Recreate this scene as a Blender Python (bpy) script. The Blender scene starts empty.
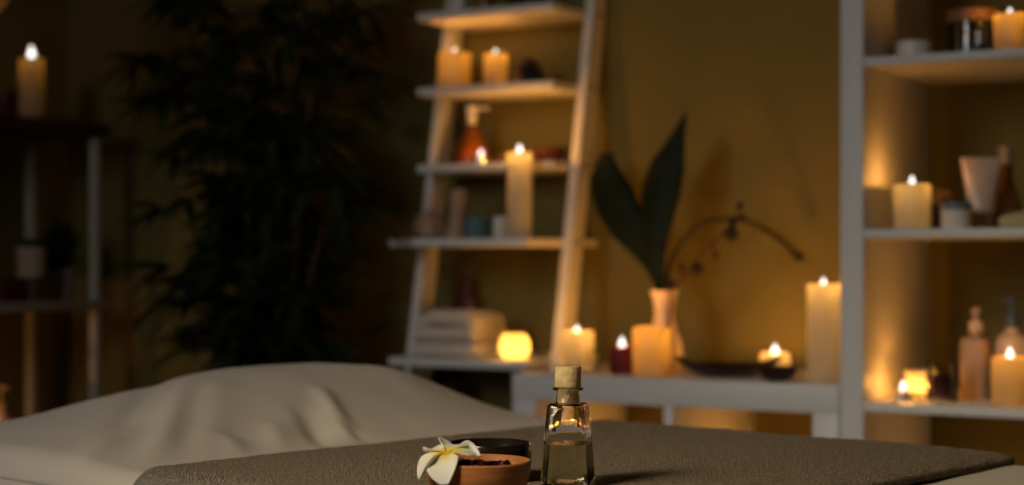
import bpy, bmesh, math, random
from mathutils import Vector, Matrix, noise

random.seed(7)
scene = bpy.context.scene
C = scene.collection
PI = math.pi

# ---------------------------------------------------------------- camera
F = 1700.0                      # focal length in pixels of a 1024 px wide frame
CAMZ = 0.95
HORIZON = 260.0
cam_data = bpy.data.cameras.new('camera')
cam = bpy.data.objects.new('camera', cam_data)
C.objects.link(cam)
cam.location = (0, 0, CAMZ)
cam.rotation_euler = (PI / 2, 0, 0)
cam_data.sensor_width = 36.0
cam_data.lens = F / 1024 * 36.0
cam_data.shift_y = (HORIZON - 242.5) / 1024
cam_data.clip_start = 0.02
cam_data.dof.use_dof = True
cam_data.dof.focus_distance = 1.70
cam_data.dof.aperture_fstop = 3.5
scene.camera = cam

# ---------------------------------------------------------------- view, world, room light
scene.view_settings.view_transform = 'Standard'
scene.view_settings.look = 'None'
scene.view_settings.gamma = 1.0
scene.view_settings.use_curve_mapping = False
scene.view_settings.exposure = 0.0

world = bpy.data.worlds.new('night')
scene.world = world
world.use_nodes = True
world.node_tree.nodes['Background'].inputs[0].default_value = (0.02, 0.02, 0.025, 1)
world.node_tree.nodes['Background'].inputs[1].default_value = 0.1


def area(name, loc, target, size, power, col, spread=180):
    l = bpy.data.lights.new(name, 'AREA')
    l.shape = 'RECTANGLE'
    l.size, l.size_y = size
    l.energy = power
    l.color = col
    l.spread = math.radians(spread)
    o = bpy.data.objects.new(name, l)
    C.objects.link(o)
    o.location = loc
    d = Vector(target) - Vector(loc)
    o.rotation_euler = d.to_track_quat('-Z', 'Y').to_euler()
    return o


def spot(name, loc, target, power, col, ang, blend, rad):
    l = bpy.data.lights.new(name, 'SPOT')
    l.energy = power
    l.color = col
    l.spot_size = math.radians(ang)
    l.spot_blend = blend
    l.shadow_soft_size = rad
    o = bpy.data.objects.new(name, l)
    C.objects.link(o)
    o.location = loc
    d = Vector(target) - Vector(loc)
    o.rotation_euler = d.to_track_quat('-Z', 'Y').to_euler()
    return o


# daylight from a window side of the room at the left, and a weak added fill from behind the camera
area('window_light', (-1.7, 0.5, 1.75), (0.25, 3.3, 0.42), (0.8, 0.9), 4.6, (1.0, 0.96, 0.92), 85)
spot('bed_lamp', (-1.0, 0.62, 1.95), (0.26, 1.80, 0.72), 92.0, (1.0, 0.83, 0.56), 50, 1.0, 0.22)
area('fill_light', (1.2, -0.6, 1.9), (0.3, 3.4, 0.9), (0.9, 0.9), 0.8, (1.0, 0.93, 0.85), 180)  # added ambient fill, no lamp of the room

# ---------------------------------------------------------------- frames of the place
TH = math.radians(30)            # the furniture wall is turned 30 degrees
CS, SN = math.cos(TH), math.sin(TH)
OX, OY = 0.0, 3.45               # corner of the console front
WALL = 0.455                     # t of the back wall


def W(s, t, z=0.0):
    return Vector((OX + s * CS + t * SN, OY - s * SN + t * CS, z))


def S(px, t):
    k = (px - 512) / F
    return (k * (OY + t * CS) - t * SN) / (CS + k * SN)


def depth(px, t):
    return W(S(px, t), t).y


P0 = Vector((0.1257, 2.43))
UV_U = Vector((0.685, 0.728))
UV_V = Vector((-0.728, 0.685))
TOP = 0.7085


def B(u, v, z=0.0):
    p = P0 + UV_U * u + UV_V * v
    return Vector((p.x, p.y, z))


def to_uv(px, py, z):
    d = (CAMZ - z) * F / (py - HORIZON)
    r = Vector(((px - 512) / F * d, d)) - P0
    return r.dot(UV_U), r.dot(UV_V)


# ---------------------------------------------------------------- materials
def new_mat(name):
    m = bpy.data.materials.new(name)
    m.use_nodes = True
    nt = m.node_tree
    return m, nt, nt.nodes['Principled BSDF'], nt.nodes['Material Output']


def pbr(name, col, rough=0.5, spec=0.5, metal=0.0, bump=0.0, bscale=60, vary=0.0, vscale=8, col2=None, coat=0.0,
        stretch=(1, 1, 1), trans=0.0, ior=1.45, sheen=0.0, bdist=0.01):
    m, nt, p, out = new_mat(name)
    p.inputs['Base Color'].default_value = (*col, 1)
    p.inputs['Roughness'].default_value = rough
    p.inputs['Specular IOR Level'].default_value = spec
    p.inputs['Metallic'].default_value = metal
    p.inputs['Coat Weight'].default_value = coat
    p.inputs['Transmission Weight'].default_value = trans
    p.inputs['IOR'].default_value = ior
    p.inputs['Sheen Weight'].default_value = sheen
    tc = nt.nodes.new('ShaderNodeTexCoord')
    mp = nt.nodes.new('ShaderNodeMapping')
    mp.inputs['Scale'].default_value = stretch
    nt.links.new(tc.outputs['Object'], mp.inputs[0])
    if vary > 0 or col2:
        n = nt.nodes.new('ShaderNodeTexNoise')
        n.inputs['Scale'].default_value = vscale
        n.inputs['Detail'].default_value = 5
        nt.links.new(mp.outputs[0], n.inputs['Vector'])
        r = nt.nodes.new('ShaderNodeValToRGB')
        c2 = col2 or tuple(c * (1 - vary) for c in col)
        r.color_ramp.elements[0].position = 0.33
        r.color_ramp.elements[1].position = 0.67
        r.color_ramp.elements[0].color = (*c2, 1)
        r.color_ramp.elements[1].color = (*col, 1)
        nt.links.new(n.outputs['Fac'], r.inputs[0])
        nt.links.new(r.outputs[0], p.inputs['Base Color'])
    if bump > 0:
        n2 = nt.nodes.new('ShaderNodeTexNoise')
        n2.inputs['Scale'].default_value = bscale
        n2.inputs['Detail'].default_value = 3
        nt.links.new(mp.outputs[0], n2.inputs['Vector'])
        b = nt.nodes.new('ShaderNodeBump')
        b.inputs['Strength'].default_value = bump
        b.inputs['Distance'].default_value = bdist
        nt.links.new(n2.outputs['Fac'], b.inputs['Height'])
        nt.links.new(b.outputs[0], p.inputs['Normal'])
    return m


def wax(name, col, tcol, fac=0.35):
    """candle wax: scatters a part of the light through"""
    m, nt, p, out = new_mat(name)
    nt.nodes.remove(p)
    d = nt.nodes.new('ShaderNodeBsdfDiffuse')
    d.inputs[0].default_value = (*col, 1)
    t = nt.nodes.new('ShaderNodeBsdfTranslucent')
    t.inputs[0].default_value = (*tcol, 1)
    mx = nt.nodes.new('ShaderNodeMixShader')
    mx.inputs[0].default_value = fac
    g = nt.nodes.new('ShaderNodeBsdfGlossy')
    g.inputs['Roughness'].default_value = 0.4
    g.inputs[0].default_value = (1, 1, 1, 1)
    mg = nt.nodes.new('ShaderNodeMixShader')
    mg.inputs[0].default_value = 0.03
    nt.links.new(d.outputs[0], mx.inputs[1])
    nt.links.new(t.outputs[0], mx.inputs[2])
    nt.links.new(mx.outputs[0], mg.inputs[1])
    nt.links.new(g.outputs[0], mg.inputs[2])
    nt.links.new(mg.outputs[0], out.inputs[0])
    return m


def flame_mat(name, col, strength):
    m, nt, p, out = new_mat(name)
    nt.nodes.remove(p)
    e = nt.nodes.new('ShaderNodeEmission')
    e.inputs[0].default_value = (*col, 1)
    e.inputs[1].default_value = strength
    t = nt.nodes.new('ShaderNodeBsdfTransparent')
    a = nt.nodes.new('ShaderNodeAddShader')
    nt.links.new(e.outputs[0], a.inputs[0])
    nt.links.new(t.outputs[0], a.inputs[1])
    nt.links.new(a.outputs[0], out.inputs[0])
    return m


def thin_glass(name, tint=(0.95, 0.95, 0.95), frost=0.0, fcol=(0.8, 0.8, 0.8)):
    m, nt, p, out = new_mat(name)
    nt.nodes.remove(p)
    t = nt.nodes.new('ShaderNodeBsdfTransparent')
    t.inputs[0].default_value = (*tint, 1)
    g = nt.nodes.new('ShaderNodeBsdfGlossy')
    g.inputs['Roughness'].default_value = 0.05
    f = nt.nodes.new('ShaderNodeFresnel')
    f.inputs[0].default_value = 1.45
    mx = nt.nodes.new('ShaderNodeMixShader')
    nt.links.new(f.outputs[0], mx.inputs[0])
    nt.links.new(t.outputs[0], mx.inputs[1])
    nt.links.new(g.outputs[0], mx.inputs[2])
    last = mx
    if frost > 0:
        tr = nt.nodes.new('ShaderNodeBsdfTranslucent')
        tr.inputs[0].default_value = (*fcol, 1)
        m2 = nt.nodes.new('ShaderNodeMixShader')
        m2.inputs[0].default_value = frost
        nt.links.new(mx.outputs[0], m2.inputs[1])
        nt.links.new(tr.outputs[0], m2.inputs[2])
        last = m2
    nt.links.new(last.outputs[0], out.inputs[0])
    return m


def attr_mat(name, stops, rough=0.5, trans=0.0, attr='rad'):
    """colour that belongs to the thing, running along its own length"""
    m, nt, p, out = new_mat(name)
    a = nt.nodes.new('ShaderNodeAttribute')
    a.attribute_name = attr
    r = nt.nodes.new('ShaderNodeValToRGB')
    while len(r.color_ramp.elements) < len(stops):
        r.color_ramp.elements.new(0.5)
    for e, (pos, col) in zip(r.color_ramp.elements, stops):
        e.position = pos
        e.color = (*col, 1)
    nt.links.new(a.outputs['Fac'], r.inputs[0])
    nt.links.new(r.outputs[0], p.inputs['Base Color'])
    p.inputs['Roughness'].default_value = rough
    if trans:
        t = nt.nodes.new('ShaderNodeBsdfTranslucent')
        nt.links.new(r.outputs[0], t.inputs[0])
        mx = nt.nodes.new('ShaderNodeMixShader')
        mx.inputs[0].default_value = trans
        nt.links.new(p.outputs[0], mx.inputs[1])
        nt.links.new(t.outputs[0], mx.inputs[2])
        nt.links.new(mx.outputs[0], out.inputs[0])
    return m


M = {}
M['wall'] = pbr('olive_paint', (0.185, 0.152, 0.046), 0.85, 0.2, bump=0.05, bscale=120, vary=0.06, vscale=3)
M['ceiling'] = pbr('ceiling_paint', (0.5, 0.47, 0.4), 0.9, 0.2, bump=0.03, bscale=100)
M['floor'] = pbr('dark_boards', (0.10, 0.055, 0.028), 0.45, 0.4, vary=0.5, vscale=6, stretch=(1, 9, 1), bump=0.05)
M['white'] = pbr('white_lacquer', (0.74, 0.73, 0.70), 0.45, 0.4, vary=0.04, vscale=4)
M['metal_white'] = pbr('cream_post_paint', (0.56, 0.52, 0.45), 0.5, 0.4, vary=0.05)
M['redwood'] = pbr('red_brown_wood', (0.11, 0.030, 0.014), 0.5, 0.4, vary=0.4, vscale=7, stretch=(1, 8, 8))
M['greywood'] = pbr('pale_board', (0.52, 0.44, 0.36), 0.6, 0.3, vary=0.15)
M['sheet'] = pbr('white_cotton', (0.53, 0.46, 0.355), 0.9, 0.15, bump=0.12, bscale=350, sheen=0.1)
M['mattress'] = pbr('padded_vinyl', (0.5, 0.45, 0.38), 0.6, 0.3, vary=0.1)
M['frame_wood'] = pbr('beech_wood', (0.36, 0.22, 0.11), 0.5, 0.4, vary=0.3, stretch=(1, 1, 6))
M['screw'] = pbr('dark_screw', (0.05, 0.035, 0.025), 0.4, 0.5, metal=0.6, vary=0.1)
M['wick'] = pbr('burnt_wick', (0.02, 0.015, 0.012), 0.9, 0.1, vary=0.2)
M['flame'] = flame_mat('candle_flame', (1.0, 0.93, 0.86), 1.1)
M['wax_cream'] = wax('cream_wax', (0.66, 0.55, 0.45), (0.93, 0.95, 0.76), 0.55)
M['wax_pink'] = wax('peach_wax', (0.60, 0.43, 0.29), (0.92, 0.84, 0.42), 0.55)
M['wax_red'] = wax('wine_red_wax', (0.085, 0.010, 0.010), (0.22, 0.014, 0.008), 0.3)
M['tin'] = pbr('tealight_tin', (0.7, 0.66, 0.6), 0.3, 0.5, metal=0.9, vary=0.05)
M['ceramic'] = pbr('white_ceramic', (0.72, 0.67, 0.60), 0.35, 0.5, vary=0.05)
M['ceramic_pink'] = pbr('blush_ceramic', (0.70, 0.54, 0.42), 0.3, 0.5, vary=0.06)
M['teal'] = pbr('blue_green_glaze', (0.10, 0.20, 0.21), 0.35, 0.5, vary=0.2)
M['darkwood'] = pbr('dark_brown_wood', (0.035, 0.014, 0.009), 0.35, 0.5, vary=0.5, vscale=20, stretch=(1, 4, 1))
M['leaf'] = pbr('dark_green_leaf', (0.007, 0.016, 0.007), 0.6, 0.2, vary=0.4, vscale=20)
M['bamboo_leaf'] = pbr('bamboo_leaf', (0.018, 0.034, 0.012), 0.6, 0.25, vary=0.5, vscale=5)
M['cane'] = pbr('bamboo_cane', (0.05, 0.032, 0.012), 0.6, 0.3, vary=0.4, vscale=14)
M['stem'] = pbr('brown_green_stem', (0.055, 0.042, 0.014), 0.6, 0.3, vary=0.3)
M['bud'] = pbr('dark_bud', (0.028, 0.020, 0.012), 0.6, 0.3, vary=0.3)
M['towel'] = pbr('terry_taupe', (0.54, 0.40, 0.245), 1.0, 0.05, bump=1.0, bscale=420, bdist=0.03, vary=0.5, vscale=170, sheen=0.2)
M['towel_white'] = pbr('terry_white', (0.70, 0.64, 0.55), 1.0, 0.05, bump=0.6, bscale=200, sheen=0.2)
M['bowl'] = pbr('orange_brown_wood', (0.52, 0.205, 0.058), 0.42, 0.45, col2=(0.34, 0.115, 0.032), vscale=22,
                stretch=(1, 1, 5), bump=0.03, bscale=60)
M['bowl_dark'] = pbr('polished_dark_wood', (0.020, 0.012, 0.008), 0.22, 0.5, vary=0.4, vscale=20, stretch=(1, 1, 5))
M['cork'] = pbr('pale_cork', (0.78, 0.56, 0.25), 0.8, 0.2, vary=0.25, vscale=120, bump=0.15, bscale=200)
M['glass'] = pbr('clear_glass', (1, 1, 1), 0.0, 0.5, trans=1.0, ior=1.45)
M['oil'] = pbr('pale_olive_oil', (0.93, 0.90, 0.60), 0.0, 0.5, trans=1.0, ior=1.40)
M['thin_glass'] = thin_glass('thin_clear_glass')
M['frosted'] = thin_glass('frosted_votive_glass', (0.95, 0.85, 0.7), 0.8, (0.97, 0.95, 0.78))
M['glow_glass'] = thin_glass('opal_glass', (1, 0.95, 0.85), 0.93, (0.97, 0.97, 0.75))
M['amber'] = pbr('amber_bottle', (0.17, 0.048, 0.010), 0.25, 0.5, vary=0.15)
M['black_stone'] = pbr('black_stone', (0.013, 0.014, 0.016), 0.35, 0.5, vary=0.3)
M['red_lacquer'] = pbr('dark_red_lacquer', (0.085, 0.018, 0.010), 0.45, 0.5, vary=0.3)
M['herb_wood'] = pbr('herbal_stamp_wood', (0.50, 0.34, 0.22), 0.7, 0.3, vary=0.2)
M['cream_plastic'] = pbr('cream_plastic', (0.60, 0.46, 0.33), 0.4, 0.5, vary=0.05)
M['tan_plastic'] = pbr('tan_plastic', (0.36, 0.235, 0.15), 0.45, 0.4, vary=0.05)
M['blue_lid'] = pbr('slate_blue_lid', (0.16, 0.19, 0.21), 0.45, 0.5, vary=0.08)
M['pebbles'] = pbr('teal_bath_salt', (0.07, 0.15, 0.16), 0.6, 0.4, vary=0.4, vscale=50)
M['brown_lid'] = pbr('brown_wooden_lid', (0.24, 0.12, 0.06), 0.5, 0.4, vary=0.3, stretch=(1, 1, 6))
M['gold'] = pbr('dried_gold_flower', (0.55, 0.27, 0.06), 0.6, 0.4, vary=0.4, vscale=40)
M['brown_glass'] = pbr('brown_bottle', (0.17, 0.075, 0.025), 0.2, 0.5, vary=0.15)
M['soap'] = pbr('pale_yellow_soap', (0.55, 0.47, 0.22), 0.6, 0.4, vary=0.1)
M['petal'] = attr_mat('plumeria_petal', [(0.0, (0.85, 0.52, 0.03)), (0.28, (0.88, 0.68, 0.10)), (0.55, (0.86, 0.82, 0.60)),
                                         (1.0, (0.80, 0.78, 0.73))], 0.55, 0.25)
M['dried'] = pbr('dried_petals', (0.12, 0.014, 0.030), 0.7, 0.3, vary=0.6, vscale=150, col2=(0.035, 0.008, 0.012))
M['paper'] = pbr('rice_paper', (0.80, 0.66, 0.48), 0.9, 0.1, vary=0.1)
M['soil'] = pbr('potting_soil', (0.02, 0.014, 0.01), 0.95, 0.1, vary=0.4, vscale=60)
M['pot'] = pbr('stone_pot', (0.40, 0.35, 0.33), 0.7, 0.3, vary=0.15)
M['pot_pale'] = pbr('beige_pot', (0.46, 0.35, 0.26), 0.6, 0.3, vary=0.1)
M['pot_brown'] = pbr('brown_pot_band', (0.10, 0.055, 0.04), 0.6, 0.3, vary=0.1)
M['basket'] = pbr('dark_basket', (0.055, 0.032, 0.022), 0.8, 0.2, vary=0.4, vscale=30)
M['chrome'] = pbr('brushed_metal', (0.55, 0.52, 0.48), 0.3, 0.5, metal=0.9, vary=0.05)
M['blue_foil'] = pbr('blue_steel_collar', (0.10, 0.13, 0.18), 0.35, 0.5, metal=0.5, vary=0.05)


# ---------------------------------------------------------------- mesh helpers
def add_box(bm, c, size, bev=0.002, rot=None):
    r = bmesh.ops.create_cube(bm, size=1.0)
    vs = r['verts']
    bmesh.ops.scale(bm, vec=Vector(size), verts=vs)
    if bev > 0:
        es = list({e for v in vs for e in v.link_edges})
        g = bmesh.ops.bevel(bm, geom=es, offset=min(bev, min(size) * 0.45), segments=2, affect='EDGES', profile=0.5)
        vs = list({v for f in g['faces'] for v in f.verts} | {v for v in vs if v.is_valid})
    if rot is not None:
        bmesh.ops.rotate(bm, cent=(0, 0, 0), matrix=rot, verts=vs)
    bmesh.ops.translate(bm, vec=Vector(c), verts=vs)
    return vs


def add_lathe(bm, prof, seg=32, c=(0, 0, 0), close=False, wob=None):
    """prof: list of (r, z); r = 0 ends become poles"""
    rings = []
    for r, z in prof:
        if r < 1e-6:
            rings.append([bm.verts.new((c[0], c[1], c[2] + z))])
        else:
            ring = []
            for i in range(seg):
                a = 2 * PI * i / seg
                k = r * (1 + (wob(a, z) if wob else 0))
                ring.append(bm.verts.new((c[0] + k * math.cos(a), c[1] + k * math.sin(a), c[2] + z)))
            rings.append(ring)
    n = len(rings)
    for j in range(n if close else n - 1):
        A, Bq = rings[j], rings[(j + 1) % n]
        for i in range(seg):
            k = (i + 1) % seg
            if len(A) == 1 and len(Bq) == 1:
                continue
            if len(A) == 1:
                bm.faces.new((A[0], Bq[k], Bq[i]))
            elif len(Bq) == 1:
                bm.faces.new((A[i], A[k], Bq[0]))
            else:
                bm.faces.new((A[i], A[k], Bq[k], Bq[i]))


def add_tube(bm, pts, rad, seg=8, caps=True):
    pts = [Vector(p) for p in pts]
    if not hasattr(rad, '__len__'):
        rad = [rad] * len(pts)
    rings = []
    for i, p in enumerate(pts):
        t = (pts[min(i + 1, len(pts) - 1)] - pts[max(i - 1, 0)]).normalized()
        a = t.cross(Vector((0, 0, 1)))
        if a.length < 1e-3:
            a = t.cross(Vector((0, 1, 0)))
        a.normalize()
        b = t.cross(a)
        rings.append([bm.verts.new(p + (a * math.cos(2 * PI * k / seg) + b * math.sin(2 * PI * k / seg)) * rad[i]) for k in range(seg)])
    for A, Bq in zip(rings, rings[1:]):
        for k in range(seg):
            bm.faces.new((A[k], A[(k + 1) % seg], Bq[(k + 1) % seg], Bq[k]))
    if caps:
        bm.faces.new(rings[0][::-1])
        bm.faces.new(rings[-1])


def smooth_pts(pts, n=20):
    """Catmull-Rom through the points"""
    P = [Vector(p) for p in pts]
    P = [P[0] * 2 - P[1]] + P + [P[-1] * 2 - P[-2]]
    out = []
    segs = len(P) - 3
    for i in range(segs):
        for k in range(n):
            t = k / n
            a, b, c, d = P[i:i + 4]
            out.append(0.5 * ((2 * b) + (c - a) * t + (2 * a - 5 * b + 4 * c - d) * t * t + (3 * b - a - 3 * c + d) * t ** 3))
    out.append(P[-2])
    return out


def add_super(bm, levels, n=4.0, seg=48, close=True):
    """levels: (half, z) of a rounded square section"""
    rings = []
    for h, z in levels:
        ring = []
        for i in range(seg):
            a = 2 * PI * (i + 0.5) / seg
            ca, sa = math.cos(a), math.sin(a)
            k = h / ((abs(ca) ** n + abs(sa) ** n) ** (1 / n))
            ring.append(bm.verts.new((k * ca, k * sa, z)))
        rings.append(ring)
    for A, Bq in zip(rings, rings[1:]):
        for i in range(seg):
            k = (i + 1) % seg
            bm.faces.new((A[i], A[k], Bq[k], Bq[i]))
    if close:
        bm.faces.new(rings[0][::-1])
        bm.faces.new(rings[-1])
    return rings


def finish(name, bm, mat, parent=None, smooth=True, loc=None, rotz=None, ang=35):
    bmesh.ops.recalc_face_normals(bm, faces=bm.faces[:])
    me = bpy.data.meshes.new(name)
    bm.to_mesh(me)
    bm.free()
    if smooth:
        me.polygons.foreach_set('use_smooth', [True] * len(me.polygons))
        me.set_sharp_from_angle(angle=math.radians(ang))
    o = bpy.data.objects.new(name, me)
    C.objects.link(o)
    me.materials.append(M[mat] if isinstance(mat, str) else mat)
    if parent:
        o.parent = parent
    if loc is not None:
        o.location = loc
    if rotz is not None:
        o.rotation_euler = (0, 0, rotz)
    return o


def tag(o, label, cat, group=None, kind=None):
    o['label'] = label
    o['category'] = cat
    if group:
        o['group'] = group
    if kind:
        o['kind'] = kind
    return o


def thing(name, label, cat, loc, rotz=0.0, group=None):
    o = bpy.data.objects.new(name, None)
    C.objects.link(o)
    o.empty_display_size = 0.05
    o.location = loc
    o.rotation_euler = (0, 0, rotz)
    return tag(o, label, cat, group)


def structure(name, bm, mat, loc=None, rotz=None):
    o = finish(name, bm, mat, smooth=False, loc=loc, rotz=rotz)
    o['kind'] = 'structure'
    return o


def box_bm(c, size, bev=0.002):
    bm = bmesh.new()
    add_box(bm, c, size, bev)
    return bm


def lathe_bm(prof, seg=32, c=(0, 0, 0), close=False, wob=None):
    bm = bmesh.new()
    add_lathe(bm, prof, seg, c, close, wob)
    return bm


WROT = -TH

# ---------------------------------------------------------------- room shell
S0, S1, T0, T1 = -1.68, 2.7, -4.3, WALL
H = 2.45


def wall_box(name, sa, sb, ta, tb, za, zb, mat):
    c = W((sa + sb) / 2, (ta + tb) / 2, (za + zb) / 2)
    return structure(name, box_bm((0, 0, 0), (sb - sa, tb - ta, zb - za), 0), mat, c, WROT)


wall_box('wall_back', S0 - 0.1, S1 + 0.1, T1, T1 + 0.1, 0, H, 'wall')
wall_box('wall_left', S0 - 0.1, S0, T0, T1, 0, H, 'wall')
wall_box('wall_right', S1, S1 + 0.1, T0, T1, 0, H, 'wall')
wall_box('wall_front', S0 - 0.1, S1 + 0.1, T0 - 0.1, T0, 0, H, 'wall')
wall_box('floor', S0 - 0.1, S1 + 0.1, T0 - 0.1, T1 + 0.1, -0.1, 0, 'floor')
wall_box('ceiling', S0 - 0.1, S1 + 0.1, T0 - 0.1, T1 + 0.1, H, H + 0.1, 'ceiling')
wall_box('baseboard_back', S0, S1, T1 - 0.012, T1, 0, 0.08, 'white')
wall_box('baseboard_left', S0, S0 + 0.012, T0, T1 - 0.012, 0, 0.08, 'white')

# ---------------------------------------------------------------- massage bed
bed = thing('massage_table', 'long massage table made up in white linen with a taupe towel across it', 'massage table',
            B(-0.385, 0.1, 0), math.atan2(UV_U.y, UV_U.x))
BW0, BW1, BL0, BL1 = -0.79, 0.02, -1.05, 0.64       # extent along u and v
bw, bl = BW1 - BW0, BL1 - BL0
bcx, bcy = 0.0, (BL0 + BL1) / 2 - 0.1
finish('mattress', box_bm((bcx, bcy, 0.655), (bw - 0.03, bl - 0.03, 0.10), 0.03), 'mattress', bed)
bmf = bmesh.new()
add_box(bmf, (bcx, bcy - (bl - 0.12) / 2, 0.56), (bw - 0.12, 0.03, 0.09))
add_box(bmf, (bcx, bcy + (bl - 0.12) / 2, 0.56), (bw - 0.12, 0.03, 0.09))
add_box(bmf, (bcx - (bw - 0.12) / 2, bcy, 0.56), (0.03, bl - 0.12, 0.09))
add_box(bmf, (bcx + (bw - 0.12) / 2, bcy, 0.56), (0.03, bl - 0.12, 0.09))
finish('frame', bmf, 'frame_wood', bed)
for sx in (-1, 1):
    for sy in (-1, 1):
        finish('leg', box_bm((bcx + sx * (bw / 2 - 0.09), bcy + sy * (bl / 2 - 0.1), 0.257), (0.055, 0.055, 0.514), 0.006), 'frame_wood', bed)


def fold(p, lo, hi, r=0.035):
    """coordinate p along the cloth -> (position, drop) over the rounded edges lo and hi"""
    def over(e):
        q = r * PI / 2
        if e <= q:
            a = e / r
            return r * math.sin(a), r * (1 - math.cos(a))
        return r, r + (e - q)
    if p < lo + r:
        x, d = over(lo + r - p)
        return lo + r - x, d
    if p > hi - r:
        x, d = over(p - hi + r)
        return hi - r + x, d
    return p, 0.0


def cloth(name, ua, ub, va, vb, nu, nv, zf, mat, thick, lo=BW0, hi=BW1, vlo=BL0, vhi=BL1, off=0.0, parent=None):
    bm = bmesh.new()
    g = []
    for i in range(nu + 1):
        row = []
        for j in range(nv + 1):
            pu = ua + (ub - ua) * i / nu
            pv = va + (vb - va) * j / nv
            u, du = fold(pu, lo - off, hi + off)
            v, dv = fold(pv, vlo - off, vhi + off)
            drop = max(du, dv)
            z = TOP + off - drop + zf(pu, pv, drop)
            wv = 0.0
            if drop > 0.05:
                wv = 0.012 * math.sin(pv * 31 + 1.3 * math.sin(pv * 9)) * min(1, (drop - 0.05) * 4)
                if du >= dv:
                    u += wv if u > 0 - 0.3 else -abs(wv)
            row.append(bm.verts.new(B(u, v, z)))
        g.append(row)
    for i in range(nu):
        for j in range(nv):
            bm.faces.new((g[i][j], g[i + 1][j], g[i + 1][j + 1], g[i][j + 1]))
    o = finish(name, bm, mat, parent, ang=180)
    if o.data.polygons[len(o.data.polygons) // 2].normal.z < 0:
        o.data.flip_normals()
    md = o.modifiers.new('thickness', 'SOLIDIFY')
    md.thickness = thick
    md.offset = -1
    return o


def sheet_z(u, v, drop):
    if drop > 0.02:
        return 0.0
    n = noise.noise(Vector((u * 5, v * 4, 1.7))) * 0.0035 + noise.noise(Vector((u * 13, v * 9, 5.1))) * 0.0014
    return n + 0.0


sheet = cloth('bed_sheet', BW0 - 0.35, BW1 + 0.35, BL0 - 0.3, BL1 + 0.3, 150, 210, sheet_z, 'sheet', 0.002, off=0.001)
tag(sheet, 'plain white bed sheet lying flat on the massage table under the taupe towel', 'sheet')


# the pillow under its draped cloth
def bump1(x, a, b, c, d):
    def ss(t):
        t = max(0.0, min(1.0, t))
        return t * t * (3 - 2 * t)
    return min(ss((x - a) / (b - a)), ss((d - x) / (d - c)))


def seg_dist(p, a, b):
    ab = b - a
    t = max(0.0, min(1.0, (p - a).dot(ab) / ab.length_squared))
    return (p - (a + ab * t)).length, t


FOLDS = []
for (x0, y0), (x1, y1), amp, wd in [
    ((214, 392), (205, 455), 0.006, 0.022),
    ((186, 392), (140, 456), 0.010, 0.018),
    ((232, 405), (262, 452), 0.011, 0.014),
    ((212, 420), (240, 455), -0.012, 0.014),
    ((306, 396), (348, 438), -0.011, 0.014),
    ((322, 392), (366, 432), 0.011, 0.013),
    ((338, 396), (378, 430), -0.006, 0.010),
    ((275, 400), (300, 446), 0.007, 0.015),
    ((356, 398), (420, 424), 0.006, 0.014),
    ((120, 405), (70, 450), 0.007, 0.020),
    ((160, 385), (110, 440), -0.006, 0.018),
    ((398, 400), (470, 418), -0.004, 0.016),
    ((60, 425), (20, 450), 0.005, 0.02),
    ((250, 376), (290, 380), 0.003, 0.02),
]:
    zz = 0.755
    a = Vector(to_uv(x0, y0, 0.772))
    b = Vector(to_uv(x1, y1, 0.735))
    FOLDS.append((a, b, amp, wd))


def pillow_z(u, v, drop):
    nu_ = noise.noise(Vector((u * 3.1, v * 3.3, 8.0)))
    h = 0.083 * bump1(u + 0.02 * nu_, -0.88, -0.34, -0.22, 0.07) * bump1(v + 0.03 * nu_, 0.02, 0.27, 0.36, 0.66)
    p = Vector((u, v))
    w = 0.0
    for a, b, amp, wd in FOLDS:
        d, t = seg_dist(p, a, b)
        wd = wd * 1.15
        amp = amp * 1.05
        w += amp * math.exp(-(d / wd) ** 2) * (0.35 + 0.65 * math.sin(PI * min(1, t * 0.9 + 0.08)))
    w += noise.noise(Vector((u * 6, v * 6, 2.0))) * 0.004 + noise.noise(Vector((u * 15, v * 12, 4.0))) * 0.0018
    k = min(1.0, h / 0.02 + 0.25)
    if drop > 0.02:
        return 0.003
    edge = min(v - 0.03, 1.0)
    k *= max(0.0, min(1.0, edge / 0.05))
    return max(0.003, 0.004 + h + w * k)


pillow = cloth('covered_pillow', BW0 - 0.012, BW1 + 0.05, -0.05, BL1 + 0.10, 200, 170, pillow_z, 'sheet', 0.002, off=0.002)
tag(pillow, 'white pillow under a rumpled white cloth at the head of the massage table', 'pillow')


def towel_z(u, v, drop):
    if drop > 0.02:
        return 0.006
    n = noise.noise(Vector((u * 4, v * 5, 11.0))) * 0.003 + noise.noise(Vector((u * 60, v * 60, 3.0))) * 0.0011
    d = min(v + 0.635, 0.0 - v + 0.0, 0.012 - u)
    n += 0.0022 * math.exp(-((d - 0.02) / 0.008) ** 2)          # woven hem
    e = max(0.0, 1 - (d + 0.012) / 0.012) if d < 0.0 else 0.0
    return 0.0105 + n * 0.8 - 0.0035 * max(0.0, min(1.0, 1 - d / 0.008)) ** 2


towel = cloth('bath_towel', BW0 - 0.30, -0.005, -0.64, 0.0, 260, 150, towel_z, 'towel', 0.0085, off=0.004)
tag(towel, 'taupe terry towel spread across the massage table under the bowls and oil bottle', 'towel')
TZ = TOP + 0.0135


# ---------------------------------------------------------------- oil bottle on the towel
def on_towel(px, d, z=TZ):
    return Vector(((px - 512) / F * d, d, z))


bt = thing('oil_bottle', 'small square glass oil bottle with a cork stopper standing on the taupe towel', 'bottle',
           on_towel(568, 1.72), math.radians(-16))
bm = bmesh.new()
lv_out = [(0.0222, 0.0), (0.0240, 0.0012), (0.0246, 0.004), (0.0216, 0.050), (0.0188, 0.079), (0.0183, 0.0815), (0.0165, 0.0832)]
rings = add_super(bm, lv_out, 7.0, 64, close=False)
bm.faces.new(rings[0][::-1])


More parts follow.
